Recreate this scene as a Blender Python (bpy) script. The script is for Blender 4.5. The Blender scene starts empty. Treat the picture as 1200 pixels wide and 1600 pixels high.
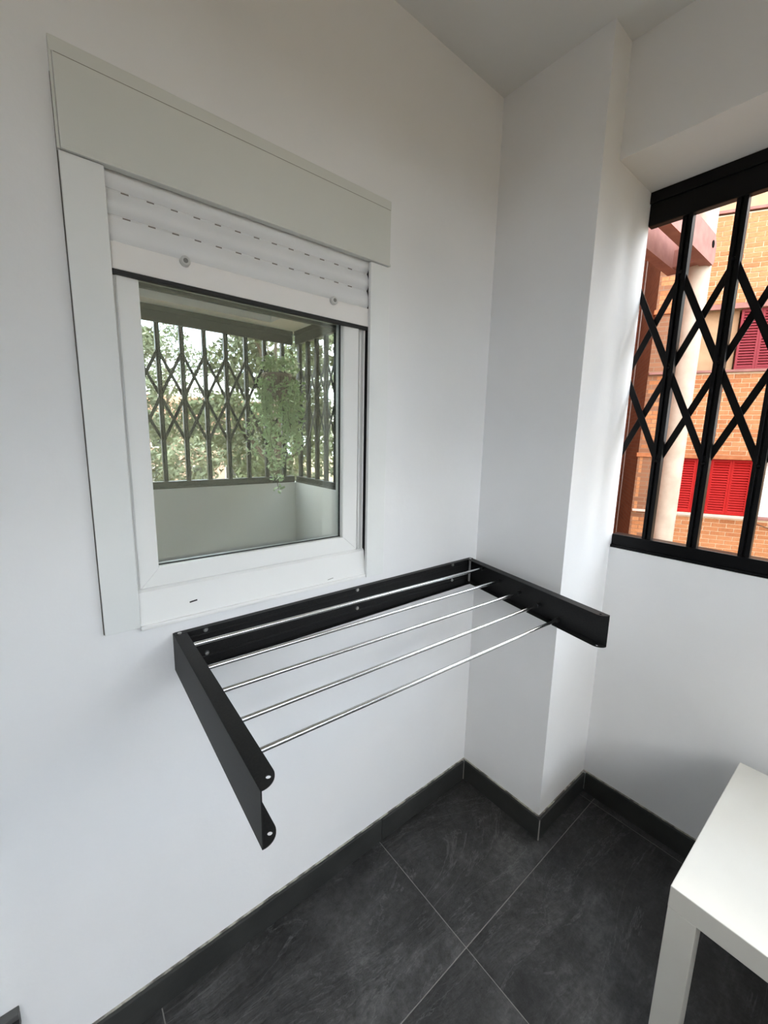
import bpy, bmesh, math, random
import numpy as np
from mathutils import Vector, Matrix

sc = bpy.context.scene
C = sc.collection
random.seed(7)

# ------------------------------------------------------------------ camera
cam_d = bpy.data.cameras.new('camera')
cam = bpy.data.objects.new('camera', cam_d)
C.objects.link(cam)
cam.matrix_world = Matrix(((0.77366506, 0.08828774, -0.62741346, -1.20288),
                           (-0.63320127, 0.14263452, -0.76073093, -0.92291),
                           (0.0223276, 0.98582994, 0.16625525, 1.34789),
                           (0, 0, 0, 1)))
cam_d.sensor_fit = 'HORIZONTAL'
cam_d.sensor_width = 36.0
cam_d.lens = 645.56 / 1200 * 36
cam_d.shift_x = -1.578 / 1200
cam_d.shift_y = -7.755 / 1200
cam_d.clip_start = 0.02
cam_d.clip_end = 500
sc.camera = cam

# ------------------------------------------------------------------ sky and exposure
world = bpy.data.worlds.new('sky')
sc.world = world
world.use_nodes = True
wn, wl = world.node_tree.nodes, world.node_tree.links
wn.clear()
w_out = wn.new('ShaderNodeOutputWorld')
w_bg = wn.new('ShaderNodeBackground')
w_tc = wn.new('ShaderNodeTexCoord')
w_noise = wn.new('ShaderNodeTexNoise')
w_noise.inputs['Scale'].default_value = 5.0
w_noise.inputs['Detail'].default_value = 6.0
w_noise.inputs['Roughness'].default_value = 0.6
w_ramp = wn.new('ShaderNodeValToRGB')
w_ramp.color_ramp.elements[0].position = 0.40
w_ramp.color_ramp.elements[0].color = (0.58, 0.74, 0.95, 1)
w_ramp.color_ramp.elements[1].position = 0.58
w_ramp.color_ramp.elements[1].color = (1.0, 0.938, 0.835, 1)
wl.new(w_tc.outputs['Generated'], w_noise.inputs['Vector'])
wl.new(w_noise.outputs['Fac'], w_ramp.inputs['Fac'])
wl.new(w_ramp.outputs['Color'], w_bg.inputs['Color'])
w_bg.inputs['Strength'].default_value = 3.2
wl.new(w_bg.outputs['Background'], w_out.inputs['Surface'])

sc.view_settings.view_transform = 'Standard'
sc.view_settings.look = 'None'
sc.view_settings.gamma = 1.0
sc.view_settings.use_curve_mapping = False
sc.view_settings.exposure = 1.9

# ------------------------------------------------------------------ helpers
def link(o, parent=None):
    C.objects.link(o)
    if parent is not None:
        o.parent = parent
    return o

def tag(o, label=None, cat=None, group=None, kind=None):
    if label: o['label'] = label
    if cat: o['category'] = cat
    if group: o['group'] = group
    if kind: o['kind'] = kind
    return o

def empty(name, loc=(0, 0, 0), parent=None):
    o = bpy.data.objects.new(name, None)
    o.empty_display_size = 0.1
    link(o, parent)
    o.location = loc
    return o

class MB:
    """collects shapes (world coordinates) into one mesh"""
    def __init__(self):
        self.bm = bmesh.new()
    def box(self, x0, x1, y0, y1, z0, z1, bevel=0.0, M=None, seg=2):
        b = bmesh.new()
        vs = [b.verts.new((x, y, z)) for x in (x0, x1) for y in (y0, y1) for z in (z0, z1)]
        for f in ((0, 1, 3, 2), (4, 6, 7, 5), (0, 4, 5, 1), (2, 3, 7, 6), (0, 2, 6, 4), (1, 5, 7, 3)):
            b.faces.new([vs[i] for i in f])
        if bevel > 0:
            bmesh.ops.bevel(b, geom=list(b.edges), offset=bevel, segments=seg, affect='EDGES', profile=0.6)
        self._add(b, M)
        return self
    def cyl(self, p0, p1, r, n=16, r2=None, caps=True):
        p0, p1 = Vector(p0), Vector(p1)
        d = p1 - p0
        b = bmesh.new()
        bmesh.ops.create_cone(b, cap_ends=caps, cap_tris=False, segments=n, radius1=r,
                              radius2=r if r2 is None else r2, depth=d.length)
        q = d.to_track_quat('Z', 'Y').to_matrix().to_4x4()
        q.translation = (p0 + p1) / 2
        self._add(b, q)
        return self
    def prism(self, poly, z0, z1, M=None):
        b = bmesh.new()
        lo = [b.verts.new((x, y, z0)) for x, y in poly]
        hi = [b.verts.new((x, y, z1)) for x, y in poly]
        b.faces.new(lo[::-1]); b.faces.new(hi)
        n = len(poly)
        for i in range(n):
            b.faces.new((lo[i], lo[(i + 1) % n], hi[(i + 1) % n], hi[i]))
        self._add(b, M)
        return self
    def sweep_x(self, prof, x0, x1):
        """closed (y,z) profile swept along x"""
        M = Matrix(((0, 0, 1, 0), (1, 0, 0, 0), (0, 1, 0, 0), (0, 0, 0, 1)))
        return self.prism(prof, x0, x1, M)
    def _add(self, b, M):
        if M is not None:
            bmesh.ops.transform(b, matrix=M, verts=b.verts)
        me = bpy.data.meshes.new('tmp')
        b.to_mesh(me); b.free()
        self.bm.from_mesh(me)
        bpy.data.meshes.remove(me)
    def mesh(self, name, mat, smooth=None):
        bmesh.ops.recalc_face_normals(self.bm, faces=self.bm.faces)
        me = bpy.data.meshes.new(name)
        self.bm.to_mesh(me); self.bm.free()
        if mat is not None: me.materials.append(mat)
        if smooth is not None:
            me.polygons.foreach_set('use_smooth', [True] * len(me.polygons))
            me.set_sharp_from_angle(angle=math.radians(smooth))
        return me
    def build(self, name, mat, parent=None, smooth=None):
        return link(bpy.data.objects.new(name, self.mesh(name, mat, smooth)), parent)

def box(name, mat, x0, x1, y0, y1, z0, z1, parent=None, bevel=0.0, smooth=None):
    return MB().box(x0, x1, y0, y1, z0, z1, bevel).build(name, mat, parent, smooth)

def plate_with_holes(name, outline, holes, thick, mat, parent, M):
    """flat plate cut from an outline with holes, as a mesh"""
    cu = bpy.data.curves.new(name, 'CURVE')
    cu.dimensions = '2D'; cu.fill_mode = 'BOTH'; cu.extrude = thick / 2
    for poly in [outline] + holes:
        s = cu.splines.new('POLY'); s.points.add(len(poly) - 1)
        for p, (x, y) in zip(s.points, poly): p.co = (x, y, 0, 1)
        s.use_cyclic_u = True
    tmp = bpy.data.objects.new(name, cu)
    me = bpy.data.meshes.new_from_object(tmp)
    bpy.data.objects.remove(tmp); bpy.data.curves.remove(cu)
    me.transform(M)
    me.materials.clear(); me.materials.append(mat)
    return link(bpy.data.objects.new(name, me), parent)

def holed_wall(mb, ax, a0, a1, z0, z1, t0, t1, holes, M=None):
    """slab in the (a,z) plane from thickness t0 to t1 with rectangular holes"""
    av = sorted({a0, a1, *[h[0] for h in holes], *[h[1] for h in holes]})
    zv = sorted({z0, z1, *[h[2] for h in holes], *[h[3] for h in holes]})
    for i in range(len(av) - 1):
        for j in range(len(zv) - 1):
            ca, cz = (av[i] + av[i + 1]) / 2, (zv[j] + zv[j + 1]) / 2
            if any(h[0] < ca < h[1] and h[2] < cz < h[3] for h in holes): continue
            if ax == 'x': mb.box(av[i], av[i + 1], t0, t1, zv[j], zv[j + 1], M=M)
            else: mb.box(t0, t1, av[i], av[i + 1], zv[j], zv[j + 1], M=M)
    return mb

# ------------------------------------------------------------------ materials
def mat(name, color, rough=0.5, metal=0.0, spec=0.5, coat=0.0):
    m = bpy.data.materials.new(name); m.use_nodes = True
    b = m.node_tree.nodes['Principled BSDF']
    b.inputs['Base Color'].default_value = (*color, 1)
    b.inputs['Roughness'].default_value = rough
    b.inputs['Metallic'].default_value = metal
    b.inputs['Specular IOR Level'].default_value = spec
    b.inputs['Coat Weight'].default_value = coat
    return m

def noisy(m, scale, c0, c1, bump=0.0, bscale=None, detail=5, lo=0.35, hi=0.65, dist=0.01, obj_random=False):
    nt = m.node_tree; n, l = nt.nodes, nt.links
    b = n['Principled BSDF']
    tc = n.new('ShaderNodeTexCoord')
    no = n.new('ShaderNodeTexNoise'); no.inputs['Scale'].default_value = scale; no.inputs['Detail'].default_value = detail
    src = tc.outputs['Object']
    if obj_random:
        oi = n.new('ShaderNodeObjectInfo'); mu = n.new('ShaderNodeMath'); mu.operation = 'MULTIPLY'; mu.inputs[1].default_value = 37.0
        ad = n.new('ShaderNodeVectorMath'); ad.operation = 'ADD'
        l.new(oi.outputs['Random'], mu.inputs[0]); l.new(src, ad.inputs[0]); l.new(mu.outputs[0], ad.inputs[1])
        src = ad.outputs[0]
    l.new(src, no.inputs['Vector'])
    r = n.new('ShaderNodeValToRGB')
    r.color_ramp.elements[0].position = lo; r.color_ramp.elements[0].color = (*c0, 1)
    r.color_ramp.elements[1].position = hi; r.color_ramp.elements[1].color = (*c1, 1)
    l.new(no.outputs['Fac'], r.inputs['Fac']); l.new(r.outputs['Color'], b.inputs['Base Color'])
    if bump:
        n2 = n.new('ShaderNodeTexNoise'); n2.inputs['Scale'].default_value = bscale or scale; n2.inputs['Detail'].default_value = 4
        l.new(src, n2.inputs['Vector'])
        bp = n.new('ShaderNodeBump'); bp.inputs['Strength'].default_value = bump; bp.inputs['Distance'].default_value = dist
        l.new(n2.outputs['Fac'], bp.inputs['Height']); l.new(bp.outputs['Normal'], b.inputs['Normal'])
    return m

M_plaster = noisy(mat('white_plaster', (.8, .8, .8), .55, spec=.3), 3.0, (.80, .805, .81), (.83, .835, .84), bump=.25, bscale=22, dist=.004)
M_ceiling = noisy(mat('ceiling_paint', (.8, .8, .8), .8, spec=.2), 2.0, (.74, .74, .73), (.78, .78, .77), bump=.15, bscale=40, dist=.003)
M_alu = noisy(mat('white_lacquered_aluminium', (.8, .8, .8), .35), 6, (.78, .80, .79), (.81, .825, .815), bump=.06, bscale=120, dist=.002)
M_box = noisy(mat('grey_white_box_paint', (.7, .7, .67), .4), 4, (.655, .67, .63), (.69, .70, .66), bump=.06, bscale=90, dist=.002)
M_pvc = mat('white_pvc', (.83, .835, .82), .3)
M_slat = mat('white_slat', (.78, .79, .80), .35)
M_bar = mat('cream_end_bar', (.84, .82, .80), .35)
M_stop = mat('grey_white_plastic', (.60, .60, .59), .4)
M_dscrew = mat('dull_zinc_screw', (.26, .26, .25), .45, metal=.8)
M_slot = mat('slot_shadow', (.22, .20, .18), .9)
M_rubber = mat('black_rubber', (.012, .012, .013), .6)
M_gap = mat('black_gap', (.004, .004, .004), .9, spec=.03)
M_rack = noisy(mat('matt_black_powder_coat', (.02, .02, .02), .5, spec=.22), 300, (.011, .011, .0115), (.016, .016, .0165), bump=.08, bscale=900, dist=.0005)
M_rod = mat('brushed_aluminium_rod', (.78, .79, .80), .22, metal=1.0)
M_screw = mat('screw_metal', (.62, .62, .62), .35, metal=1.0)
M_grille = mat('gloss_black_iron_paint', (.004, .004, .0045), .3, spec=.15)
M_skirt = noisy(mat('charcoal_skirting_tile', (.03, .03, .03), .42, spec=.35), 8, (.026, .027, .026), (.040, .041, .039), bump=.2, bscale=60, dist=.002)
M_grout = mat('pale_grout', (.34, .33, .31), .9)
M_groutd = mat('grey_floor_grout', (.26, .25, .24), .9)
M_caulk = noisy(mat('caulk_line', (.4, .38, .34), .8), 25, (.12, .11, .10), (.42, .40, .35), lo=.42, hi=.55)
M_table = noisy(mat('white_table_foil', (.8, .79, .74), .28), 5, (.65, .635, .58), (.69, .675, .62), bump=.03, bscale=500, dist=.001)
M_sealant = mat('dark_gap_line', (.10, .09, .08), .9)

def slate():
    m = mat('slate_tile', (.05, .05, .05), .46, spec=.42)
    nt = m.node_tree; n, l = nt.nodes, nt.links; b = n['Principled BSDF']
    tc = n.new('ShaderNodeTexCoord'); oi = n.new('ShaderNodeObjectInfo')
    mu = n.new('ShaderNodeMath'); mu.operation = 'MULTIPLY'; mu.inputs[1].default_value = 23.0
    ad = n.new('ShaderNodeVectorMath'); ad.operation = 'ADD'
    l.new(oi.outputs['Random'], mu.inputs[0]); l.new(tc.outputs['Object'], ad.inputs[0]); l.new(mu.outputs[0], ad.inputs[1])
    def noise(scale, detail, rough=.6, distort=0.0, vec=ad.outputs[0]):
        x = n.new('ShaderNodeTexNoise'); x.inputs['Scale'].default_value = scale; x.inputs['Detail'].default_value = detail
        x.inputs['Roughness'].default_value = rough; x.inputs['Distortion'].default_value = distort
        l.new(vec, x.inputs['Vector']); return x.outputs['Fac']
    def ramp(f, stops):
        r = n.new('ShaderNodeValToRGB'); e = r.color_ramp.elements
        while len(e) < len(stops): e.new(.5)
        for k, (p, c) in zip(e, stops): k.position = p; k.color = (c, c, c * 1.0, 1)
        l.new(f, r.inputs['Fac']); return r.outputs['Color']
    base = ramp(noise(3.2, 8, .68, .6), [(.33, .018), (.50, .036), (.70, .082)])
    fine = ramp(noise(60, 6, .75), [(.3, .55), (.7, 1.5)])
    mp0 = n.new('ShaderNodeMapping'); mp0.inputs['Rotation'].default_value = (0, 0, -.75); mp0.inputs['Scale'].default_value = (1.6, 8.5, 1)
    l.new(ad.outputs[0], mp0.inputs['Vector'])
    streak = ramp(noise(1.6, 9, .68, .45, mp0.outputs[0]), [(.30, .70), (.52, .95), (.70, 1.75)])
    # long cleft veins: thin bands of a stretched, distorted noise
    mp = n.new('ShaderNodeMapping'); mp.inputs['Rotation'].default_value = (0, 0, .5); mp.inputs['Scale'].default_value = (1.0, 3.4, 1)
    l.new(ad.outputs[0], mp.inputs['Vector'])
    vf = noise(1.5, 7, .62, .9, mp.outputs[0])
    vein = ramp(vf, [(.0, 0), (.494, 0), (.500, .6), (.506, 0), (1, 0)])
    vf2 = noise(2.6, 6, .6, 1.4, mp.outputs[0])
    vein2 = ramp(vf2, [(.0, 0), (.557, 0), (.561, .35), (.567, 0), (1, 0)])
    mix = n.new('ShaderNodeMix'); mix.data_type = 'RGBA'; mix.blend_type = 'MULTIPLY'; mix.inputs[0].default_value = 1
    mixs = n.new('ShaderNodeMix'); mixs.data_type = 'RGBA'; mixs.blend_type = 'MULTIPLY'; mixs.inputs[0].default_value = 1
    l.new(base, mixs.inputs[6]); l.new(streak, mixs.inputs[7])
    l.new(mixs.outputs[2], mix.inputs[6]); l.new(fine, mix.inputs[7])
    va = n.new('ShaderNodeMath'); va.operation = 'ADD'; l.new(vein, va.inputs[0]); l.new(vein2, va.inputs[1])
    mv = n.new('ShaderNodeMix'); mv.data_type = 'RGBA'
    vm = n.new('ShaderNodeMath'); vm.operation = 'MULTIPLY'; vm.inputs[1].default_value = .55; l.new(va.outputs[0], vm.inputs[0])
    l.new(vm.outputs[0], mv.inputs[0]); l.new(mix.outputs[2], mv.inputs[6]); mv.inputs[7].default_value = (.19, .19, .19, 1)
    l.new(mv.outputs[2], b.inputs['Base Color'])
    # relief: clefts, steps and grain
    h1 = noise(26, 8, .7)
    step = n.new('ShaderNodeMath'); step.operation = 'MULTIPLY'; step.inputs[1].default_value = 3.0; l.new(vf, step.inputs[0])
    hs = n.new('ShaderNodeMath'); hs.operation = 'ADD'; l.new(h1, hs.inputs[0]); l.new(step.outputs[0], hs.inputs[1])
    bp = n.new('ShaderNodeBump'); bp.inputs['Strength'].default_value = .75; bp.inputs['Distance'].default_value = .009
    l.new(hs.outputs[0], bp.inputs['Height']); l.new(bp.outputs['Normal'], b.inputs['Normal'])
    rr = ramp(noise(9, 5), [(.3, .36), (.7, .6)]); l.new(rr, b.inputs['Roughness'])
    return m
M_slate = slate()

def glass_mat():
    m = bpy.data.materials.new('coated_window_glass'); m.use_nodes = True
    n, l = m.node_tree.nodes, m.node_tree.links; n.clear()
    out = n.new('ShaderNodeOutputMaterial'); mx = n.new('ShaderNodeMixShader')
    tr = n.new('ShaderNodeBsdfTransparent'); tr.inputs['Color'].default_value = (.68, .70, .67, 1)
    gl = n.new('ShaderNodeBsdfGlossy'); gl.inputs['Color'].default_value = (.93, 1.0, .955, 1); gl.inputs['Roughness'].default_value = 0.0
    fr = n.new('ShaderNodeFresnel'); fr.inputs['IOR'].default_value = 1.5
    ad = n.new('ShaderNodeMath'); ad.operation = 'ADD'; ad.inputs[1].default_value = .55; ad.use_clamp = True
    l.new(fr.outputs[0], ad.inputs[0]); l.new(ad.outputs[0], mx.inputs[0])
    l.new(tr.outputs[0], mx.inputs[1]); l.new(gl.outputs[0], mx.inputs[2]); l.new(mx.outputs[0], out.inputs['Surface'])
    return m
M_glass = glass_mat()

# ------------------------------------------------------------------ the balcony room
H = 2.394            # ceiling
PD = 0.33            # pillar depth (y)
QX = 0.326           # parapet / grille wall (x)
LX = 0.0976          # lintel face (x)
ZL = 2.116           # soffit
ZP = 0.982           # parapet top
YC = -2.0            # front parapet
XD = -2.35           # wall behind the camera
YL = YC + (QX - LX)  # front lintel face
OUT = 0.058           # outer wall thickness
WX0, WX1, WZ0, WZ1 = -1.082, -.505, .957, 1.93   # window hole

def struct(o):
    o['kind'] = 'structure'; return o

fl = struct(box('floor', M_groutd, XD - .1, QX + OUT, YC - OUT, .0, -.20, -.0012))
xs = [-2.36, -1.764, -1.102, -.441, .290, .34]
ys = [-2.02, -1.745, -1.065, -.385, .0]
g = .0011
for i in range(len(xs) - 1):
    for j in range(len(ys) - 1):
        a0, a1, b0, b1 = xs[i] + g, xs[i + 1] - g, ys[j] + g, ys[j + 1] - g
        cx, cy = (a0 + a1) / 2, (b0 + b1) / 2
        o = MB().box(a0 - cx, a1 - cx, b0 - cy, b1 - cy, -.012, 0, bevel=.0006, seg=1).build('tile', M_slate, fl)
        o.location = (cx, cy, 0)

struct(box('ceiling', M_ceiling, XD - .1, QX + OUT, YC - OUT, .25, H, H + .25))
wl_ = MB(); holed_wall(wl_, 'x', XD - .1, 0.0, 0, H, 0.0, .25, [(WX0, WX1, WZ0, WZ1)])
struct(wl_.build('wall_left', M_plaster))
struct(box('wall_pillar', M_plaster, 0, QX + .016, -PD, .25, 0, H))
struct(box('wall_right', M_plaster, QX, QX + OUT, YC - OUT, -PD, 0, ZP))
struct(box('wall_right_lintel', M_plaster, LX, QX + OUT, YC - OUT, -PD, ZL, H))
struct(box('wall_front', M_plaster, XD - .1, QX, YC - OUT, YC, 0, ZP))
wf = MB().box(XD - .1, LX, YC - OUT, YC + .115, ZL, H).box(XD - .1, LX, YC + .115, YC + .135, ZL + .045, H)
struct(wf.build('wall_front_lintel', M_plaster))
struct(box('wall_behind', M_plaster, XD - .1, XD, YC - OUT, 0, 0, H))
# room behind the window glass, its unseen left side left open to brighten the pane
ir = MB()
M_int = mat('inner_room_paint', (.78, .76, .70), .8)
ir.box(-2.6, .34, 1.35, 1.45, 0, H).box(-2.7, -2.6, .25, .35, 0, H).box(-2.7, -2.6, .35, 1.45, 0, .3).box(.24, .34, .25, 1.45, 0, H)
ir.box(-2.7, .34, .25, 1.45, -.1, 0).box(-2.7, .34, .25, 1.45, H, H + .1)
struct(ir.build('wall_inner_room', M_int))

# skirting
HB, TB = .0795, .012
def skirting(name, pieces):
    e = struct(empty(name))
    for (x0, x1, y0, y1) in pieces:
        box('skirting_tile', M_skirt, x0, x1, y0, y1, 0, HB, e, bevel=.0025)
    return e
cut = [XD, -1.41, -.433, -TB]
b1 = skirting('baseboard_left', [(cut[i] + .001, cut[i + 1] - .001, -TB, -.0002) for i in range(3)])
box('caulk_line', M_caulk, XD, -.002, -.0045, -.0003, HB - .0005, HB + .003, b1)
b2 = skirting('baseboard_pillar', [(-TB, -.0002, -PD - TB + .0014, -TB - .0004), (-TB + .0014, QX - TB - .0005, -PD - TB, -PD - .0002)])
box('caulk_line', M_caulk, -.0045, -.0003, -PD - .002, -.002, HB - .0005, HB + .003, b2)
box('caulk_line', M_caulk, -.002, QX - .002, -PD - .0045, -PD - .0003, HB - .0005, HB + .003, b2)
box('grout_joint', M_grout, -TB - .0012, -TB + .0016, -TB - .0012, -TB + .0016, 0, HB - .002, b2)
box('grout_joint', M_grout, -TB - .0006, -TB + .0024, -PD - TB - .0006, -PD - TB + .0024, 0, HB - .001, b2)
b3 = skirting('baseboard_right', [(QX - TB, QX - .0002, YC + TB, -PD - TB - .0005)])
box('caulk_line', M_caulk, QX - .0045, QX - .0003, YC + .01, -PD - .002, HB - .0005, HB + .003, b3)
skirting('baseboard_front', [(XD + .0005, QX - TB - .001, YC + .0002, YC + TB)])

# ------------------------------------------------------------------ window
win = struct(empty('window_1', (-.795, 0, WZ0)))
def wbox(name, m, x0, x1, y0, y1, z0, z1, bevel=.0015, parent=None):
    o = MB().box(x0, x1, y0, y1, z0, z1, bevel).build(name, m, None)
    o.parent = parent or win
    (o if parent else o).matrix_parent_inverse = Matrix.Translation((.795, 0, -WZ0))
    return o
# face trims
wbox('casing_board', M_alu, -1.1425, -1.082, -.011, -.0005, .957, 1.7895)
wbox('casing_board', M_alu, -.5145, -.4515, -.011, -.0005, .948, 1.7895)
wbox('gap_line', M_sealant, -1.1441, -1.1425, -.004, -.0003, .957, 1.9, 0)
# fixed frame
wbox('frame_jamb', M_pvc, WX0 + .0005, -1.066, .012, .075, 1.030, 1.928)
wbox('frame_jamb', M_pvc, -.5365, WX1 - .0065, .022, .075, 1.030, 1.928)
wbox('jamb_guide', M_pvc, -.5285, -.5245, .016, .024, 1.030, 1.80, .0008)
wbox('jamb_guide', M_pvc, -.5195, -.5150, .010, .024, 1.030, 1.80, .0008)
wbox('seal_strip', M_rubber, -.5108, -.5060, .0005, .03, .957, 1.79, .0005)
# sloping sill of the fixed frame
sill = MB(); sill.sweep_x([(-.003, .9575), (.07, .9575), (.07, 1.0295), (.012, 1.0295), (.0065, 1.024)], WX0 + .0005, WX1 - .007)
o = sill.build('frame_sill', M_pvc); o.parent = win; o.matrix_parent_inverse = Matrix.Translation((.795, 0, -WZ0))
wbox('caulk_line', M_pvc, WX0, -.515, -.0085, -.0005, .948, .9575, .0025)
# sash: four members
S0, S1, T0, T1 = -1.0760, -.5370, 1.0310, 1.70
sx0, sx1, sz0 = -1.0385, -.5825, 1.0715
def member(poly_outer, poly_inner, name):
    mb = MB(); b = bmesh.new()
    (ox0, oz0), (ox1, oz1) = poly_outer; (ix0, iz0), (ix1, iz1) = poly_inner
    yF, yB, yI = .008, .062, .030
    pts = [(ox0, yF, oz0), (ox1, yF, oz1), (ix1, yF + .003, iz1), (ix0, yF + .003, iz0)]
    v = [b.verts.new(p) for p in pts] + [b.verts.new((p[0], yB, p[2])) for p in pts]
    for f in ((0, 1, 2, 3), (4, 7, 6, 5), (0, 4, 5, 1), (1, 5, 6, 2), (2, 6, 7, 3), (3, 7, 4, 0)):
        b.faces.new([v[i] for i in f])
    bmesh.ops.bevel(b, geom=list(b.edges), offset=.0015, segments=2, affect='EDGES')
    mb._add(b, None)
    o = mb.build(name, M_pvc, None); o.parent = win; o.matrix_parent_inverse = Matrix.Translation((.795, 0, -WZ0))
member([(S0, T0), (S1, T0)], [(sx0, sz0), (sx1, sz0)], 'sash_rail')
member([(S0, T1), (S1, T1)], [(sx0, T1 - .04), (sx1, T1 - .04)], 'sash_rail')
member([(S0, T0), (S0, T1)], [(sx0, sz0), (sx0, T1 - .04)], 'sash_stile')
member([(S1, T0), (S1, T1)], [(sx1, sz0), (sx1, T1 - .04)], 'sash_stile')
# double glazing with spacer
M_spacer = mat('glazing_spacer', (.22, .23, .23), .4, metal=.6)
wbox('glass_pane', M_glass, sx0 - .01, sx1 + .01, .0295, .0330, sz0 - .01, T1 - .03, 0)
for (a, b_, c_, d_) in ((sx0 - .008, sx0 + .004, sz0 - .008, T1 - .03), (sx1 - .013, sx1 + .006, sz0 - .008, T1 - .03),
                        (sx0, sx1, sz0 - .008, sz0 + .006)):
    wbox('glazing_spacer', M_spacer, a, b_, .036, .046, c_, d_, 0)
wbox('glazing_bead', M_rubber, sx0 - .004, sx0 + .0015, .0255, .0292, sz0 - .002, T1 - .03, 0)
wbox('glazing_bead', M_rubber, sx1 - .0015, sx1 + .004, .0255, .0292, sz0 - .002, T1 - .03, 0)
wbox('glazing_bead', M_rubber, sx0, sx1, .0255, .0292, sz0 - .003, sz0 + .0015, 0)
# worn spots on the sill
for (x, z, wd, hh) in ((-.978, .9855, .016, .003), (-.630, .965, .018, .0012)):
    t = (z - .9575) / .0665
    y = -.003 + t * .0095
    mb = MB(); mb.box(x - wd / 2, x + wd / 2, y - .0006, y + .0012, z - hh / 2, z + hh / 2, .0004,
                      M=Matrix.Translation((x, y, z)) @ Matrix.Rotation(-.12, 4, 'Y') @ Matrix.Translation((-x, -y, -z)))
    o = mb.build('paint_chip', M_sealant if x > -.9 else M_rubber); o.parent = win; o.matrix_parent_inverse = Matrix.Translation((.795, 0, -WZ0))

# roller shutter
rs = empty('roller_shutter', (-.795, 0, 1.7895))
tag(rs, 'white roller shutter with cover box, rolled almost up over the window', 'shutter')
def rpart(mb, name, m, parent=None, smooth=None):
    o = mb.build(name, m, None, smooth); o.parent = parent or rs
    o.matrix_parent_inverse = Matrix.Translation((.795, 0, -1.7895)) if parent is None else Matrix.Identity(4)
    return o
BX0, BX1 = -1.1435, -.4525
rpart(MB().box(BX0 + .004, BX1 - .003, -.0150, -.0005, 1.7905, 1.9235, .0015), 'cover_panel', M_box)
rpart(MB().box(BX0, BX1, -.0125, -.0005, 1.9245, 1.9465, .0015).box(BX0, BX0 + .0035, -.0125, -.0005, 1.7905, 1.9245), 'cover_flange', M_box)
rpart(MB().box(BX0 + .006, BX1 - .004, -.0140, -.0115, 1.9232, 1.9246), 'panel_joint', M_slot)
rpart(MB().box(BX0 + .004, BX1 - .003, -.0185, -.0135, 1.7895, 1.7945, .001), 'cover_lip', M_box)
SX0, SX1 = -1.0805, -.5065
def slat(z0, z1):
    prof = [(.012, z0), (.010, z0 + .001)]
    n = 7
    hgt = z1 - z0
    pts = []
    for k in range(n + 1):
        t = k / n
        # flat upper part, rounded lower bulge
        y = .0105 - .0085 * math.sin(math.pi * t ** .8)
        pts.append((y, z0 + .002 + t * (hgt - .004)))
    poly = pts + [(.0165, z1 - .002), (.0165, z0 + .002)]
    return rpart(MB().sweep_x(poly, SX0, SX1), 'slat', M_slat, smooth=40)
zz = [1.678, 1.7240, 1.7650, 1.806]
for i in range(3):
    s = slat(zz[i], zz[i + 1])
    o = rpart(MB().box(SX0, SX1, .0118, .0165, zz[i + 1] - .0028, zz[i + 1] + .0022), 'hinge_strip', M_slat)
    if i < 2:
        x = SX0 + .024
        while x < SX1 - .03:
            rpart(MB().box(x, x + .012, .0108, .0125, zz[i + 1] - .0012, zz[i + 1] + .0008), 'vent_slot', M_slot); x += .0405
rpart(MB().box(SX0, SX1, .0005, .013, 1.6335, 1.6785, .0015), 'end_bar', M_bar)
rpart(MB().box(SX0, SX1, .0002, .013, 1.6255, 1.6335, .0012), 'rubber_gasket', M_rubber)
for x in (-.9590, -.6215):
    z = 1.6745
    st = rpart(MB().cyl((x, .0008, z), (x, -.0065, z), .0095, 24).cyl((x, -.006, z), (x, -.0085, z), .0095, 24, r2=.0075), 'stop_button', M_stop, smooth=40)
    mb = MB().cyl((x, -.0080, z), (x, -.0092, z), .0044, 16).box(x - .0038, x + .0038, -.0098, -.0090, z - .0006, z + .0006).box(x - .0006, x + .0006, -.0098, -.0090, z - .0038, z + .0038)
    mb.build('screw', M_dscrew, st)

# ------------------------------------------------------------------ drying rack
RZ1, RZ0 = .9240, .8390
rack = empty('drying_rack', (-.53, 0, RZ0))
tag(rack, 'matt black wall mounted drying rack with five aluminium rods, folded open', 'drying rack')
RI = Matrix.Translation((.53, 0, -RZ0))
def kp(o, parent=None):
    o.parent = parent or rack; o.matrix_parent_inverse = RI; return o
rl_ = MB()
RX0, RX1 = -1.020, -.036
rl_.box(RX0, RX1, -.0022, -.0003, .8300, .9245)
rl_.box(RX0, RX1, -.0150, -.0003, .9228, .9248, .0006)
rl_.box(RX0, RX1, -.0150, -.0003, .8292, .8312, .0006)
kp(rl_.build('wall_rail', M_rack))
# long pressed ribs of the rail
for z in (.905, .851):
    kp(MB().cyl((RX0 + .02, -.0022, z), (RX1 - .02, -.0022, z), .0022, 8).build('pressed_rib', M_rack, smooth=60))
for x in (-.957, -.540, -.131):
    for z in (.914, .858):
        s_ = MB().cyl((x, -.002, z), (x, -.0052, z), .0056, 18, r2=.0042).box(x - .003, x + .003, -.0058, -.005, z - .0006, z + .0006)
        kp(s_.build('screw', M_screw, smooth=40))

def flange_outline(L, wd):
    """plate from (0,0) to (L,wd): rounded at the free inner corner"""
    pts = [(0, 0), (L, 0)]
    r = wd * .86
    cx, cy = L - r * .98, wd - r
    for k in range(0, 11):
        a = math.radians(-8 + k * 98 / 10)
        pts.append((cx + r * math.cos(a), cy + r * math.sin(a)))
    pts.append((0, wd))
    return pts
def circle(cx, cy, r, n=16):
    return [(cx + r * math.cos(2 * math.pi * k / n), cy + r * math.sin(2 * math.pi * k / n)) for k in range(n)]

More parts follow.
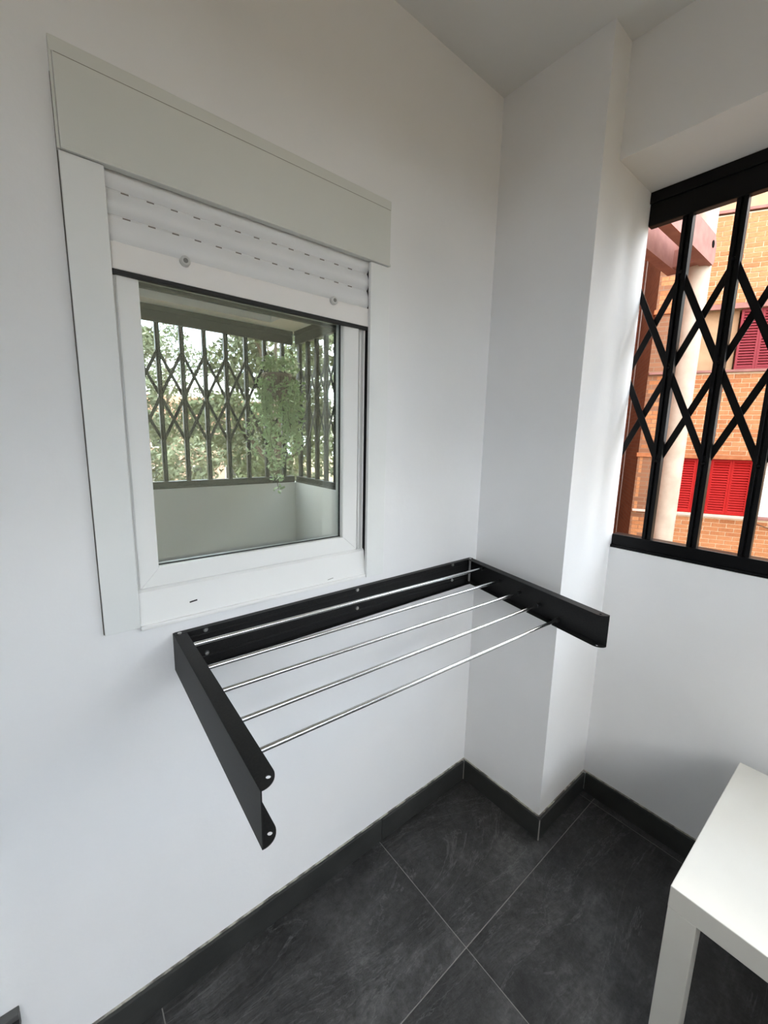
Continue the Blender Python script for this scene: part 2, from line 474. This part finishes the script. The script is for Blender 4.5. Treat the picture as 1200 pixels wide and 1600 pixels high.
def arm(base, tip, side, label):
    """web plate from base to tip (xy), flanges on the inner side; side=+1 if inner is to the left of the direction"""
    bx, by = base; tx, ty = tip
    d = Vector((tx - bx, ty - by)); L = d.length; d.normalize()
    nrm = Vector((-d.y, d.x)) * side
    wd = .0255
    e = empty('arm', (bx, by, RZ0)); e.parent = rack; e.matrix_parent_inverse = RI
    e['label'] = label
    EI = (Matrix.Translation((bx, by, RZ0))).inverted()
    M = Matrix(((d.x, nrm.x, 0, bx), (d.y, nrm.y, 0, by), (0, 0, 1, 0), (0, 0, 0, 1)))
    w_ = MB().box(0, L, 0, .0018, RZ0, RZ1, M=M).build('web_plate', M_rack, e); w_.matrix_parent_inverse = EI
    for z in (RZ1 - .0009, RZ0 + .0009):
        f = plate_with_holes('flange', flange_outline(L, wd), [circle(L - .0145, wd * .62, .0034)], .0018, M_rack, e, Matrix.Translation((0, 0, 0)))
        f.data.transform(M @ Matrix.Translation((0, 0, z))); f.matrix_parent_inverse = EI
    # hinge pin at the wall end
    p = M @ Vector((.0115, .0115, 0))
    pin = MB().cyl((p.x, p.y, RZ0 - .002), (p.x, p.y, RZ1 + .0022), .0042, 16).build('hinge_pin', M_screw, e, smooth=40)
    pin.matrix_parent_inverse = EI
    return M, L
arm((-1.0235, -.0005), (-1.0365, -.497), +1, 'black channel arm beside the window casing')
arm((-.0350, -.0035), (-.1490, -.534), -1, 'black channel arm reaching past the pillar')
# rods
RL = [(-.998, -.050, .910), (-.994, -.128, .893), (-.990, -.202, .881), (-.989, -.287, .870), (-.982, -.352, .852)]
RR = [(-.064, -.083, .910), (-.080, -.166, .893), (-.095, -.248, .881), (-.109, -.323, .870), (-.122, -.391, .852)]
for k, (a, b_) in enumerate(zip(RL, RR)):
    a, b_ = Vector(a), Vector(b_)
    dd = (b_ - a).normalized()
    web_x = -1.0235 - .013 * abs(a.y) / .497 + .0030
    a2 = a + dd * ((web_x - a.x) / dd.x)
    b2 = b_ + dd * .0005
    kp(MB().cyl(a2, b2, .0046, 20).build('rod', M_rod, smooth=40))
    c1 = b_ - dd * .014
    kp(MB().cyl(c1, b2, .0062, 16).build('rod_socket', M_rack, smooth=40))

# ------------------------------------------------------------------ side table
TA = -.0196
tab = empty('side_table', (-.2815, -.7589, 0)); tab.rotation_euler.z = TA
tag(tab, 'low white square side table standing on the slate floor', 'table')
MB().box(0, .55, -.55, 0, .40, .45, .0018).build('tabletop', M_table, tab)
for (x, y) in ((.0005, -.0505), (.4995, -.0505), (.0005, -.5495), (.4995, -.5495)):
    MB().box(x, x + .05, y, y + .05, 0, .3995, .0012).build('leg', M_table, tab)

# ------------------------------------------------------------------ folding security grilles
PZ = (1.863, 1.583, 1.292)      # pivots on the posts
def grille(name, label, along, a_start, step, count, plane, sgn, a_min, a_max):
    """along: 'y' (right opening) or 'x' (front opening). plane: room-side coordinate, sgn: outward direction"""
    root = empty(name, (plane, (a_min + a_max) / 2, ZP) if along == 'y' else ((a_min + a_max) / 2, plane, ZP))
    tag(root, label, 'security grille')
    I = Matrix.Translation(root.location).inverted()
    def T(mb, nm):
        o = mb.build(nm, M_grille, root); o.matrix_parent_inverse = I; return o
    def bx(mb, a0, a1, t0, t1, z0, z1, bevel=.0):
        t0, t1 = sorted((plane + sgn * t0, plane + sgn * t1)); a0, a1 = sorted((a0, a1))
        return mb.box(t0, t1, a0, a1, z0, z1, bevel) if along == 'y' else mb.box(a0, a1, t0, t1, z0, z1, bevel)
    def P(a, t, z):
        return Vector((plane + sgn * t, a, z)) if along == 'y' else Vector((a, plane + sgn * t, z))
    top = MB(); bx(top, a_min, a_max, .004, .032, 2.020, ZL - .0005, .003); bx(top, a_min, a_max, -.002, .012, 2.083, ZL - .0005, .002)
    T(top, 'top_rail')
    bot = MB(); bx(bot, a_min, a_max, .004, .048, .986, 1.030, .003); bx(bot, a_min, a_max, -.003, .055, ZP + .0005, .992, .002)
    T(bot, 'bottom_rail')
    sg = 1 if step > 0 else -1
    for i in range(count):
        a = a_start + i * step
        if not (a_min + .012 < a < a_max - .012): continue
        p = MB()
        # two channel sections face to face with a narrow slot
        bx(p, a - .0135, a - .0030, .010, .036, 1.028, 2.022, .0012)
        bx(p, a + .0035, a + .0135, .010, .036, 1.028, 2.022, .0012)
        bx(p, a - .0030, a + .0035, .020, .026, 1.028, 2.022)
        T(p, 'post')
    def strap(a0, z0, a1, z1, t):
        # clip to the opening
        lo, hi = a_min + .003, a_max + (.016 if along == 'y' else -.003)
        pts = [(a0, z0), (a1, z1)]
        def at(v):
            k = (v - a0) / (a1 - a0); return (v, z0 + k * (z1 - z0))
        s, e = sorted(pts)
        if s[0] >= hi or e[0] <= lo: return
        if s[0] < lo: s = at(lo)
        if e[0] > hi: e = at(hi)
        d = P(e[0], 0, e[1]) - P(s[0], 0, s[1]); L = d.length
        if L < .03: return
        zax = d.normalized(); out = P(0, 1, 0) - P(0, 0, 0); side = zax.cross(out).normalized()
        o_ = P(s[0], t, s[1])
        M = Matrix(((zax.x, side.x, out.x, o_.x), (zax.y, side.y, out.y, o_.y), (zax.z, side.z, out.z, o_.z), (0, 0, 0, 1)))
        T(MB().box(-.006, L + .006, -.0095, .0095, -.002, .002, .0008, M=M, seg=1), 'strap')
    for i in range(-2, count + 2):
        a = a_start + i * step
        strap(a, PZ[0], a + 2 * step, PZ[2], .0165)
        strap(a, PZ[0], a - 2 * step, PZ[2], .0295)
    # rivets on the posts
    for i in range(count):
        a = a_start + i * step
        if not (a_min + .012 < a < a_max - .012): continue
        for z in PZ: T(MB().cyl(P(a, .011, z), P(a, .0065, z), .006, 10, r2=.004), 'rivet')
    return root
gr = grille('security_grille', 'black folding lattice grille in the opening beyond the pillar', 'y', -.4360, -.1265, 13, QX + .004, +1, YC + .004, -PD - .0008)
grille('security_grille', 'black folding lattice grille seen mirrored in the window glass', 'x', .245, -.14, 19, YC - .004, -1, XD + .002, QX - .001)

# ------------------------------------------------------------------ small dark threshold end and door casing at the far left
M_holder = mat('dark_grey_metal', (.10, .10, .10), .5, metal=.3)
door = struct(empty('door_1', (-1.36, 0, 0)))
o = MB().box(-1.47, -1.3635, -.030, -.0005, 0, 2.1, .003).build('casing_board', M_pvc); o.parent = door; o.matrix_parent_inverse = Matrix.Translation((1.36, 0, 0))
th = empty('door_holder', (-1.346, 0, .21)); tag(th, 'small black door holder with grey top on the white wall', 'door holder')
TI = Matrix.Translation((1.346, 0, -.21))
for nm, m, z0, z1, dy in (('holder_body', M_rubber, .206, .234, .024), ('holder_top', M_holder, .234, .2465, .018)):
    o = MB().box(-1.3625, -1.3345, -dy, -.0005, z0, z1, .002).build(nm, m); o.parent = th; o.matrix_parent_inverse = TI

# ------------------------------------------------------------------ outside: ground
GZ = -3.6
M_ground = noisy(mat('garden_ground', (.2, .2, .12), .95), .35, (.16, .115, .055), (.30, .21, .125), lo=.4, hi=.6)
gmb = MB().box(-60, 60, -90, 60, GZ - .3, GZ)
struct(gmb.build('ground', M_ground))

# the rest of the house the balcony belongs to: unseen storeys above and wing behind, added to shade the brick block
M_house = noisy(mat('house_render', (.5, .36, .26), .9), 1.5, (.46, .30, .20), (.54, .38, .27))
hb = MB().box(-2.75, QX + .016, .26, 9, H + .26, 12.0).box(-2.75, XD - .11, YC - OUT, .26, GZ, 12.0).box(XD - .11, QX + OUT, YC - OUT, .26, H + .26, 12.0)
hb.box(-2.7, QX + .016, 1.46, 9, GZ, H + .26).box(-2.75, QX + .016, YC - OUT, 3.02, GZ, -.21)
struct(hb.build('wall_house', M_house))

# ------------------------------------------------------------------ outside: brick apartment block
FO = Vector((8.7823, 1.2131, 0)); FD = Vector((.4714, -.8819, 0)); FN = Vector((-.8819, -.4714, 0))
FM = Matrix(((FD.x, FN.x, 0, FO.x), (FD.y, FN.y, 0, FO.y), (0, 0, 1, 0), (0, 0, 0, 1)))   # local (s, outward, z)
M_mortar = noisy(mat('pale_mortar', (.62, .50, .36), .9), 20, (.64, .52, .36), (.74, .62, .46))
BR = [noisy(mat('orange_brick', (.5, .2, .08), .85), 30, c0, c1, bump=.3, bscale=80, dist=.004, obj_random=True) for c0, c1 in
      (((.35, .13, .045), (.42, .17, .064)), ((.38, .15, .054), (.45, .195, .08)), ((.31, .11, .037), (.38, .145, .052)), ((.41, .17, .066), (.47, .215, .092)))]
M_pink = noisy(mat('pink_painted_concrete', (.3, .14, .12), .8), 6, (.23, .10, .085), (.30, .14, .118))
M_orangeband = noisy(mat('orange_brick_on_end', (.5, .2, .08), .85), 14, (.33, .108, .036), (.40, .145, .055))
M_red = mat('bright_red_shutter_paint', (.36, .010, .009), .6, spec=.15)
M_darkred = mat('faded_red_shutter_paint', (.22, .028, .038), .6, spec=.2)
M_whiteb = mat('white_blind', (.62, .62, .61), .5)
M_beige = noisy(mat('beige_blind', (.50, .32, .18), .7), 5, (.33, .20, .105), (.39, .245, .135))
M_beigewall = noisy(mat('beige_render', (.55, .40, .26), .9), 4, (.36, .235, .135), (.42, .285, .17))
M_cream = noisy(mat('cream_painted_column', (.72, .62, .52), .75), 5, (.38, .305, .245), (.46, .385, .32))
M_sillst = mat('pale_stone_sill', (.55, .42, .36), .8)

def brick_texture_mat(name, c1, c2, mo, M_rot=None):
    m = mat(name, c1, .9); n, l = m.node_tree.nodes, m.node_tree.links
    tc = n.new('ShaderNodeTexCoord'); mp = n.new('ShaderNodeMapping'); mp.inputs['Rotation'].default_value = (math.pi / 2, 0, 0)
    bt = n.new('ShaderNodeTexBrick'); bt.inputs['Color1'].default_value = (*c1, 1); bt.inputs['Color2'].default_value = (*c2, 1); bt.inputs['Mortar'].default_value = (*mo, 1)
    bt.inputs['Scale'].default_value = 1.0; bt.inputs['Brick Width'].default_value = .245; bt.inputs['Row Height'].default_value = .083; bt.inputs['Mortar Size'].default_value = .007
    cb = n.new('ShaderNodeSeparateXYZ'); cc = n.new('ShaderNodeCombineXYZ'); ad = n.new('ShaderNodeMath'); ad.operation = 'ADD'
    l.new(tc.outputs['Object'], cb.inputs[0]); l.new(cb.outputs['X'], ad.inputs[0]); l.new(cb.outputs['Y'], ad.inputs[1])
    l.new(ad.outputs[0], cc.inputs['X']); l.new(cb.outputs['Z'], cc.inputs['Y'])
    l.new(cc.outputs[0], bt.inputs['Vector']); l.new(bt.outputs['Color'], n['Principled BSDF'].inputs['Base Color'])
    bp = n.new('ShaderNodeBump'); bp.inputs['Strength'].default_value = .5; bp.inputs['Distance'].default_value = .006; bp.invert = True
    l.new(bt.outputs['Fac'], bp.inputs['Height']); l.new(bp.outputs['Normal'], n['Principled BSDF'].inputs['Normal'])
    return m
M_brickfar = brick_texture_mat('far_brickwork', (.29, .105, .036), (.35, .14, .052), (.44, .34, .22))
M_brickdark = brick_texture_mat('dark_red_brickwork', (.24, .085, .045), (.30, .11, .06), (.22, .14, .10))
M_brickside = brick_texture_mat('shaded_side_brickwork', (.20, .085, .042), (.25, .11, .055), (.22, .14, .09))  # shade on the side wall is put into this darker brick colour

bld = empty('apartment_building'); bld.matrix_world = FM
tag(bld, 'orange brick apartment block with red shutters beyond the grille', 'building')
def Z(z): return 1.348 + (z - 1.348) * 1.2
def fbox(name, m, s0, s1, o0, o1, z0, z1, parent=None, bevel=0.0):
    return MB().box(s0, s1, o0, o1, z0, z1, bevel).build(name, m, parent or bld)
SL = -1.308                       # left corner of the facade
holes = [(-1.215, -.70, Z(.225), Z(1.122)), (-.60, .590, Z(.225), Z(1.122)), (.672, 1.75, Z(.225), Z(1.122)),
         (-1.235, -.70, Z(2.495), Z(3.385)), (-.60, 1.20, Z(2.495), Z(3.385))]
mw = MB()
holed_wall(mw, 'x', SL + .02, 3.2, -.9, Z(4.72), -.30, -.007, holes)
facade = mw.build('facade_wall', M_mortar, bld)
side = fbox('side_wall', M_brickside, SL, SL + .3, -1.9, -.0, GZ, 9.0)
fbox('lower_wall', M_brickfar, SL + .001, 6.0, -.30, 0.0, GZ, -.9)
fbox('upper_wall', M_brickfar, SL + .001, 6.0, -.30, 0.0, Z(5.7), 9.0)
fbox('outer_wall', M_brickfar, 3.2, 6.0, -.30, 0.0, -.9, Z(5.7))
fbox('body', M_brickdark, SL + .05, 6.0, -1.85, -.55, GZ, 9.0)
fbox('back_wing', M_brickdark, SL - 4.0, SL - .001, -2.4, -1.9, GZ, 9.0)
fbox('added_shade_wing', M_brickdark, SL - 6.0, SL - 1.7, -2.4, 4.2, GZ, 12.0)  # unseen wing, added to keep sky light off the side wall
# bands, lintels and sills
fbox('string_course', M_pink, SL - .02, 3.2, -.02, .035, Z(4.735), Z(4.775), bevel=.004)
fbox('render_panel', M_beigewall, SL + .002, 3.2, -.3, .0, Z(4.775), Z(5.7))
fbox('lintel_band', M_orangeband, SL - .03, -.80, -.10, .028, Z(3.385), Z(3.455), bevel=.004)
fbox('lintel_band', M_pink, -.62, 3.2, -.10, .028, Z(3.385), Z(3.462), bevel=.004)
fbox('lintel_band', M_orangeband, -.80, -.62, -.10, .02, Z(3.385), Z(3.455))
fbox('lintel_band', M_orangeband, SL - .03, 3.2, -.10, .022, Z(1.122), Z(1.190), bevel=.004)
for (s0, s1, z, m) in ((-.64, 1.24, 2.495, M_pink), (-1.30, -.68, 2.49, M_pink), (-.62, .615, .222, M_sillst), (.645, 1.78, .232, M_pink), (-1.30, -.68, .228, M_sillst)):
    fbox('window_sill', m, s0, s1, -.12, .045, Z(z) - .045, Z(z), bevel=.006)
# shutters: frames and individual louvre slats
def shutter_leaf(s0, s1, z0, z1, m, o0, rows):
    mb = MB(); fr = .038
    mb.box(s0, s0 + fr, o0, o0 + .03, z0, z1, .003); mb.box(s1 - fr, s1, o0, o0 + .03, z0, z1, .003)
    mb.box(s0 + fr, s1 - fr, o0, o0 + .03, z0, z0 + .05, .003); mb.box(s0 + fr, s1 - fr, o0, o0 + .03, z1 - .05, z1, .003)
    mb.box(s0 + fr, s1 - fr, o0 - .006, o0, z0 + .04, z1 - .04)
    lf = mb.build('shutter', m, bld)
    hgt = (z1 - z0 - .10) / rows
    sm = MB().box(-(s1 - s0) / 2 + fr - .002, (s1 - s0) / 2 - fr + .002, -.004, .004, -hgt * .62, hgt * .62, M=Matrix.Rotation(math.radians(38), 4, 'X')).mesh('slat', m)
    for k in range(rows):
        sl = link(bpy.data.objects.new('slat', sm), lf)
        sl.location = ((s0 + s1) / 2, o0 + .014, z0 + .05 + (k + .5) * hgt)
    return lf
lz0, lz1 = Z(.228) + .005, Z(1.122) - .005
for (a, b_) in ((-.598, -.292), (-.290, -.052), (-.050, .268), (.270, .588)):
    shutter_leaf(a, b_, lz0, lz1, M_red, -.075, 20)
uz0, uz1 = Z(2.495) + .005, Z(3.385) - .005
fbox('roller_blind', M_beige, -.60, .052, -.16, -.13, uz0, uz1)
shutter_leaf(.058, .36, uz0, uz1, M_darkred, -.07, 20)
shutter_leaf(.362, .66, uz0, uz1, M_darkred, -.07, 20)
fbox('roller_blind', M_beige, .66, 1.20, -.16, -.13, uz0, uz1)
# white ribbed blind
wb = fbox('white_blind', M_whiteb, .672, 1.75, -.09, -.08, lz0, lz1)
sm = MB().box(-.53, .53, -.006, .006, -.016, .016, .003, seg=1).mesh('slat', M_whiteb)
for k in range(26):
    sl = link(bpy.data.objects.new('slat', sm), wb); sl.location = (1.211, -.076, lz0 + .02 + k * .0405)
# left windows: pale frames with dark glass
M_wglass = mat('dark_window_glass', (.03, .03, .03), .1)
for (s0, s1, z0, z1) in ((-1.215, -.70, lz0, lz1), (-1.235, -.70, uz0, uz1)):
    f = MB().box(s0, s0 + .07, -.17, -.12, z0, z1, .004).box(s1 - .07, s1, -.17, -.12, z0, z1, .004).box(s0, s1, -.17, -.12, z0, z0 + .06).box(s0, s1, -.17, -.12, z1 - .06, z1).build('window_frame', M_whiteb, bld)
    link(bpy.data.objects.new('pane', MB().box(s0 + .07, s1 - .07, -.15, -.145, z0 + .06, z1 - .06).mesh('pane', M_wglass)), f)
# drain pipe, cable and meter box on the back wing
MB().cyl((SL - .05, -1.85, GZ), (SL - .05, -1.85, 8.5), .05, 14).build('drain_pipe', M_brickdark, bld, smooth=40)
MB().cyl((SL - .012, -1.70, GZ), (SL - .012, -1.70, 8.5), .012, 8).build('cable', M_whiteb, bld, smooth=40)
fbox('meter_box', M_whiteb, SL - .14, SL - .07, -1.89, -1.80, .06, .30, bevel=.01)
# cable sagging below the white blind
mb = MB(); prev = None
for k in range(13):
    t = k / 12; p = Vector((.62 + t * 1.1, .02, Z(.20) - .16 * math.sin(math.pi * t) - .02))
    if prev is not None: mb.cyl(prev, p, .006, 6)
    prev = p
mb.build('sagging_cable', M_rubber, bld, smooth=60)
# bricks, one by one in the part the balcony looks at
course, blen, jt = .08262, .246, .0105
protos = []
for m in BR:
    protos.append(MB().box(-(blen - jt) / 2, (blen - jt) / 2, -.012, .0, -(course - jt) / 2, (course - jt) / 2, .002, seg=1).mesh('brick', m))
half = [MB().box(-(blen / 2 - jt) / 2, (blen / 2 - jt) / 2, -.012, .0, -(course - jt) / 2, (course - jt) / 2, .002, seg=1).mesh('brick', m) for m in BR[:2]]
blocked = [(h[0], h[1], h[2] - .045, h[3]) for h in holes]
rnd = random.Random(3)
cells = []
z = Z(1.193) - 24 * course; row = 0
while z < Z(4.735) - course:
    zc = z + course / 2
    s = SL + .03 + (blen / 2 if row % 2 else 0)
    if row % 2: pass
    while s < 3.0:
        cells.append((s + blen / 2, zc, blen))
        s += blen
    if row % 2: cells.append((SL + .03 + blen / 4, zc, blen / 2))
    z += course; row += 1
def free(s, zc, L):
    """keep only what lies outside openings; returns list of (s, length)"""
    a, b = s - L / 2, s + L / 2
    segs = [(a, b)]
    for h in blocked:
        if not (h[2] < zc < h[3]): continue
        new = []
        for (p, q) in segs:
            if h[1] <= p or h[0] >= q: new.append((p, q)); continue
            if p < h[0]: new.append((p, h[0]))
            if q > h[1]: new.append((h[1], q))
        segs = new
    for zb0, zb1 in ((Z(3.38), Z(3.465)), (Z(1.12), Z(1.193))):
        if zb0 < zc < zb1: segs = []
    return [(p, q) for p, q in segs if q - p > .05]
bricks = []
for (s, zc, L) in cells:
    for (p, q) in free(s, zc, L): bricks.append(((p + q) / 2, zc, q - p))
# bricks seen best through the grille come first
def seen(b):
    s, zc, L = b
    return (0 if (-.62 < s < .95 and -.42 < zc < 4.9) else 1 if (-1.31 < s < -.9 and -.42 < zc < 4.9) else 2, -L, abs(zc - 1.6))
bricks.sort(key=seen)
rest = MB()
for k, (s, zc, L) in enumerate(bricks):
    if k < 298:
        me = protos[rnd.choice((0, 0, 1, 1, 2, 3))]
        o = link(bpy.data.objects.new('brick', me), facade)
        o.location = (s, rnd.uniform(-.001, .0025), zc); o.scale = ((L - jt) / (blen - jt), 1, 1)
    else:
        rest.box(s - (L - jt) / 2, s + (L - jt) / 2, -.012, rnd.uniform(-.001, .002), zc - (course - jt) / 2, zc + (course - jt) / 2)
ro = rest.build('bricks', BR[1], facade); ro['kind'] = 'stuff'

# ------------------------------------------------------------------ outside: column with twin beams
pg = empty('pergola', (6.02, 1.15, GZ)); tag(pg, 'cream round column carrying two pink concrete beams outside the grille', 'pergola')
PI_ = Matrix.Translation((-6.02, -1.15, -GZ))
o = MB().cyl((6.02, 1.15, GZ), (6.02, 1.15, 6.2), .146, 40).build('column', M_cream, pg, smooth=40); o.matrix_parent_inverse = PI_
def beam(y0, y1, x1):
    prof = []
    z0, z1 = 3.725, 4.09
    poly = [(x, z) for x, z in ((.343, z0), (x1 - .05, z0), (x1, z0 + .06), (x1, z1 - .10), (x1 - .10, z1), (.343, z1))]
    M = Matrix(((1, 0, 0, 0), (0, 0, -1, 0), (0, 1, 0, 0), (0, 0, 0, 1)))
    o = MB().prism(poly, -y1, -y0, M).build('beam', M_pink, pg); o.matrix_parent_inverse = PI_; return o
bm1 = beam(.975, 1.10, 6.02)
o = MB().cyl((5.86, .968, 3.955), (5.86, .995, 3.955), .045, 20).build('spout_hole', M_gap, bm1)
beam(1.37, 1.50, 6.02)
o = MB().box(5.72, 5.86, 1.09, 1.38, 3.74, 3.96, .006).build('cross_piece', M_pink, pg); o.matrix_parent_inverse = PI_

# ------------------------------------------------------------------ outside: trees seen in the glass, two more added unseen for shade
M_bark = noisy(mat('bark', (.10, .075, .05), .95), 9, (.07, .05, .035), (.15, .115, .08), bump=.6, bscale=20)
def leaf_mat(name, c0, c1):
    m = noisy(mat(name, c0, .6), 2.5, c0, c1, detail=3)
    m.node_tree.nodes['Principled BSDF'].inputs['Transmission Weight'].default_value = 0.0
    return m
LM = [leaf_mat('dark_leaf', (.055, .075, .025), (.105, .13, .05)), leaf_mat('mid_leaf', (.085, .11, .038), (.155, .185, .072)), leaf_mat('grey_green_leaf', (.10, .125, .065), (.175, .205, .115))]
def leaf_mesh(name, m, blobs, n, size, rng):
    vs = np.zeros((n * 4, 3)); k = 0
    w = np.array([b[3] ** 2 for b in blobs]); w = w / w.sum()
    idx = rng.choice(len(blobs), n, p=w)
    B = np.array([b[:3] for b in blobs])[idx]; R = np.array([b[3] for b in blobs])[idx]
    d = rng.normal(size=(n, 3)); d /= np.linalg.norm(d, axis=1)[:, None]
    r = R * rng.uniform(.35, 1.0, n) ** .5
    cpos = B + d * r[:, None] * np.array([1, 1, .75])
    t = rng.normal(size=(n, 3)); t /= np.linalg.norm(t, axis=1)[:, None]
    b = np.cross(t, rng.normal(size=(n, 3))); b /= np.linalg.norm(b, axis=1)[:, None]
    sz = size * rng.uniform(.6, 1.3, n)[:, None]
    vs[0::4] = cpos - t * sz; vs[1::4] = cpos + b * sz * .45; vs[2::4] = cpos + t * sz; vs[3::4] = cpos - b * sz * .45
    me = bpy.data.meshes.new(name)
    me.from_pydata(vs.tolist(), [], [[4 * i, 4 * i + 1, 4 * i + 2, 4 * i + 3] for i in range(n)])
    me.materials.append(m); return me
def tree(x, y, h, rad, m, label, seed, n=9000, base=GZ, crown_lo=.35, size=.10):
    rng = np.random.default_rng(seed)
    root = empty('tree', (x, y, base)); tag(root, label, 'tree', None)
    tr = MB(); prev = Vector((0, 0, 0)); blobs = []
    pts = [Vector((0, 0, 0))]
    for k in range(1, 5): pts.append(Vector((rng.normal() * .12, rng.normal() * .12, h * .72 * k / 4)))
    for k in range(4): tr.cyl(pts[k], pts[k + 1], .20 - .035 * k, 10, r2=.20 - .035 * (k + 1))
    nb = 11
    for k in range(nb):
        a = 2.4 * k + rng.uniform(-.3, .3); t = crown_lo + (1 - crown_lo) * (k + .5) / nb
        zz_ = h * t; rr = rad * (1 - .55 * abs(t - .62) / .5) * rng.uniform(.45, .95)
        p = Vector((rr * math.cos(a), rr * math.sin(a), zz_))
        src = Vector((0, 0, min(h * .70, zz_ * .75)))
        mid = src.lerp(p, .5) + Vector((0, 0, .12 * rad))
        tr.cyl(src, mid, .065, 7, r2=.045); tr.cyl(mid, p, .045, 7, r2=.02)
        blobs.append((p.x, p.y, p.z, rad * rng.uniform(.30, .50)))
    tr.build('trunk', M_bark, root, smooth=60)
    link(bpy.data.objects.new('crown', leaf_mesh('crown', m, blobs, n, size, rng)), root)
    return root
for args in (
    (-1.9, -10.2, 8.4, 2.0, LM[1], 'mid green tree at the left end of the mirrored garden', 1),
    (3.8, -10.0, 8.6, 2.0, LM[0], 'dark leafy tree in the middle of the mirrored garden', 2),
    (9.2, -11.2, 9.0, 2.1, LM[1], 'green tree mirrored beside the right sash stile', 3),
    (6.7, -3.0, 9.6, 1.75, LM[1], 'slim green tree between the balcony and the brick apartment block', 13, 16000),  # out of view, added only to shade the balcony opening
    (12.4, -7.4, 9.0, 1.9, LM[0], 'dark tree beside the far corner of the brick apartment block', 12, 12000),  # also added out of sight, to cut the light on the pillar side
    (.6, -16.4, 9.4, 2.2, LM[2], 'pale grey green tree behind the two front trees on the left', 5),
    (6.6, -16.4, 9.6, 2.3, LM[1], 'large green tree in the gap behind the middle tree', 6),
    (12.4, -17.2, 9.8, 2.3, LM[2], 'pale green tree far right in the mirrored garden', 9),
    (4.2, -24.5, 10.2, 2.9, LM[0], 'dark tree farthest back in the garden', 10),
    (12.4, -25.5, 10.6, 2.9, LM[2], 'pale tree farthest back in front of the pink house', 11)):
    tree(*args)
# shrubs fill the slope below the trees
def shrub(x, y, h, rad, m, label, seed):
    rng = np.random.default_rng(seed)
    root = empty('shrub', (x, y, GZ)); tag(root, label, 'shrub', 'shrubs below the garden trees')
    blobs = [(rng.uniform(-.6, .6) * rad, rng.uniform(-.6, .6) * rad, h * rng.uniform(.25, .85), rad * rng.uniform(.4, .6)) for _ in range(9)]
    tr = MB()
    for b in blobs: tr.cyl((0, 0, 0), b[:3], .04, 6, r2=.015)
    tr.build('stems', M_bark, root)
    link(bpy.data.objects.new('foliage', leaf_mesh('foliage', m, blobs, 6500, .05, rng)), root)
for k, what in enumerate(('leftmost', 'second from left', 'third from left', 'fourth from left', 'rightmost')):
    shrub(-2.0 + k * 2.45, -6.3 - .30 * (k % 2), 5.5 + (k % 2) * .4, 1.0, LM[(k + 1) % 3], 'rounded green shrub in the garden below the parapet, %s of five' % what, 30 + k)
# low pink house far beyond the garden
hs = empty('house', (9.5, -38, GZ)); tag(hs, 'small pink rendered house far beyond the garden trees', 'house')
M_housep = mat('pink_render', (.55, .36, .28), .9); M_roof = mat('clay_roof', (.36, .15, .09), .9)
MB().box(-6, 6, -4, 4, 0, 6.0).build('wall', M_housep, hs)
MB().prism([(-4.6, 6.0), (4.6, 6.0), (0, 8.0)], -6.4, 6.4, Matrix(((0, 0, 1, 0), (1, 0, 0, 0), (0, 1, 0, 0), (0, 0, 0, 1)))).build('roof', M_roof, hs)
for x in (-4, -1.3, 1.3, 4):
    for z0 in (1.0, 3.8):
        w_ = MB().box(x - .5, x + .5, 3.95, 4.05, z0, z0 + 1.4).build('window', M_whiteb, hs)
        MB().box(x - .4, x + .4, 4.04, 4.07, z0 + .1, z0 + 1.3).build('pane', M_wglass, w_)

# ------------------------------------------------------------------ trailing plant hung on the front grille
ivy = empty('hanging_plant', (.115, -1.845, 1.60)); tag(ivy, 'trailing green plant in a pot hung on the front grille', 'plant')
M_pot = noisy(mat('grey_brown_pot', (.24, .19, .15), .8), 12, (.21, .17, .13), (.28, .22, .18))
MB().cyl((0, 0, 0), (0, 0, .16), .075, 24, r2=.095).cyl((0, 0, .145), (0, 0, .17), .103, 24).build('pot', M_pot, ivy, smooth=40)
MB().box(-.008, .008, -.150, -.09, .172, .18).box(-.008, .008, -.156, -.150, .13, .18).build('hook', M_rubber, ivy)
M_ivy = leaf_mat('pale_trailing_leaf', (.34, .50, .22), (.50, .66, .38))
rng = np.random.default_rng(77)
stems = MB(); blobs = []
for k in range(15):
    a = 2 * math.pi * k / 15 + rng.uniform(-.2, .2); ln = rng.uniform(.30, .62)
    if k == 4: ln = .78
    p0 = Vector((.07 * math.cos(a), .06 * math.sin(a) + .005, .17)); p = Vector((.12 * math.cos(a), .07 * math.sin(a) + .03, .15)); stems.cyl(p0, p, .0025, 5)
    for j in range(9):
        q = p + Vector((rng.normal() * .012, abs(rng.normal()) * .004, -ln / 9)); stems.cyl(p, q, .002, 5); p = q
        blobs.append((p.x, p.y + .005, p.z, .045))
for k in range(10):
    blobs.append((rng.uniform(-.09, .09), rng.uniform(-.03, .08), .2 + rng.uniform(0, .06), .06))
stems.build('stems', M_bark, ivy)
link(bpy.data.objects.new('leaves', leaf_mesh('leaves', M_ivy, blobs, 2600, .019, rng)), ivy)
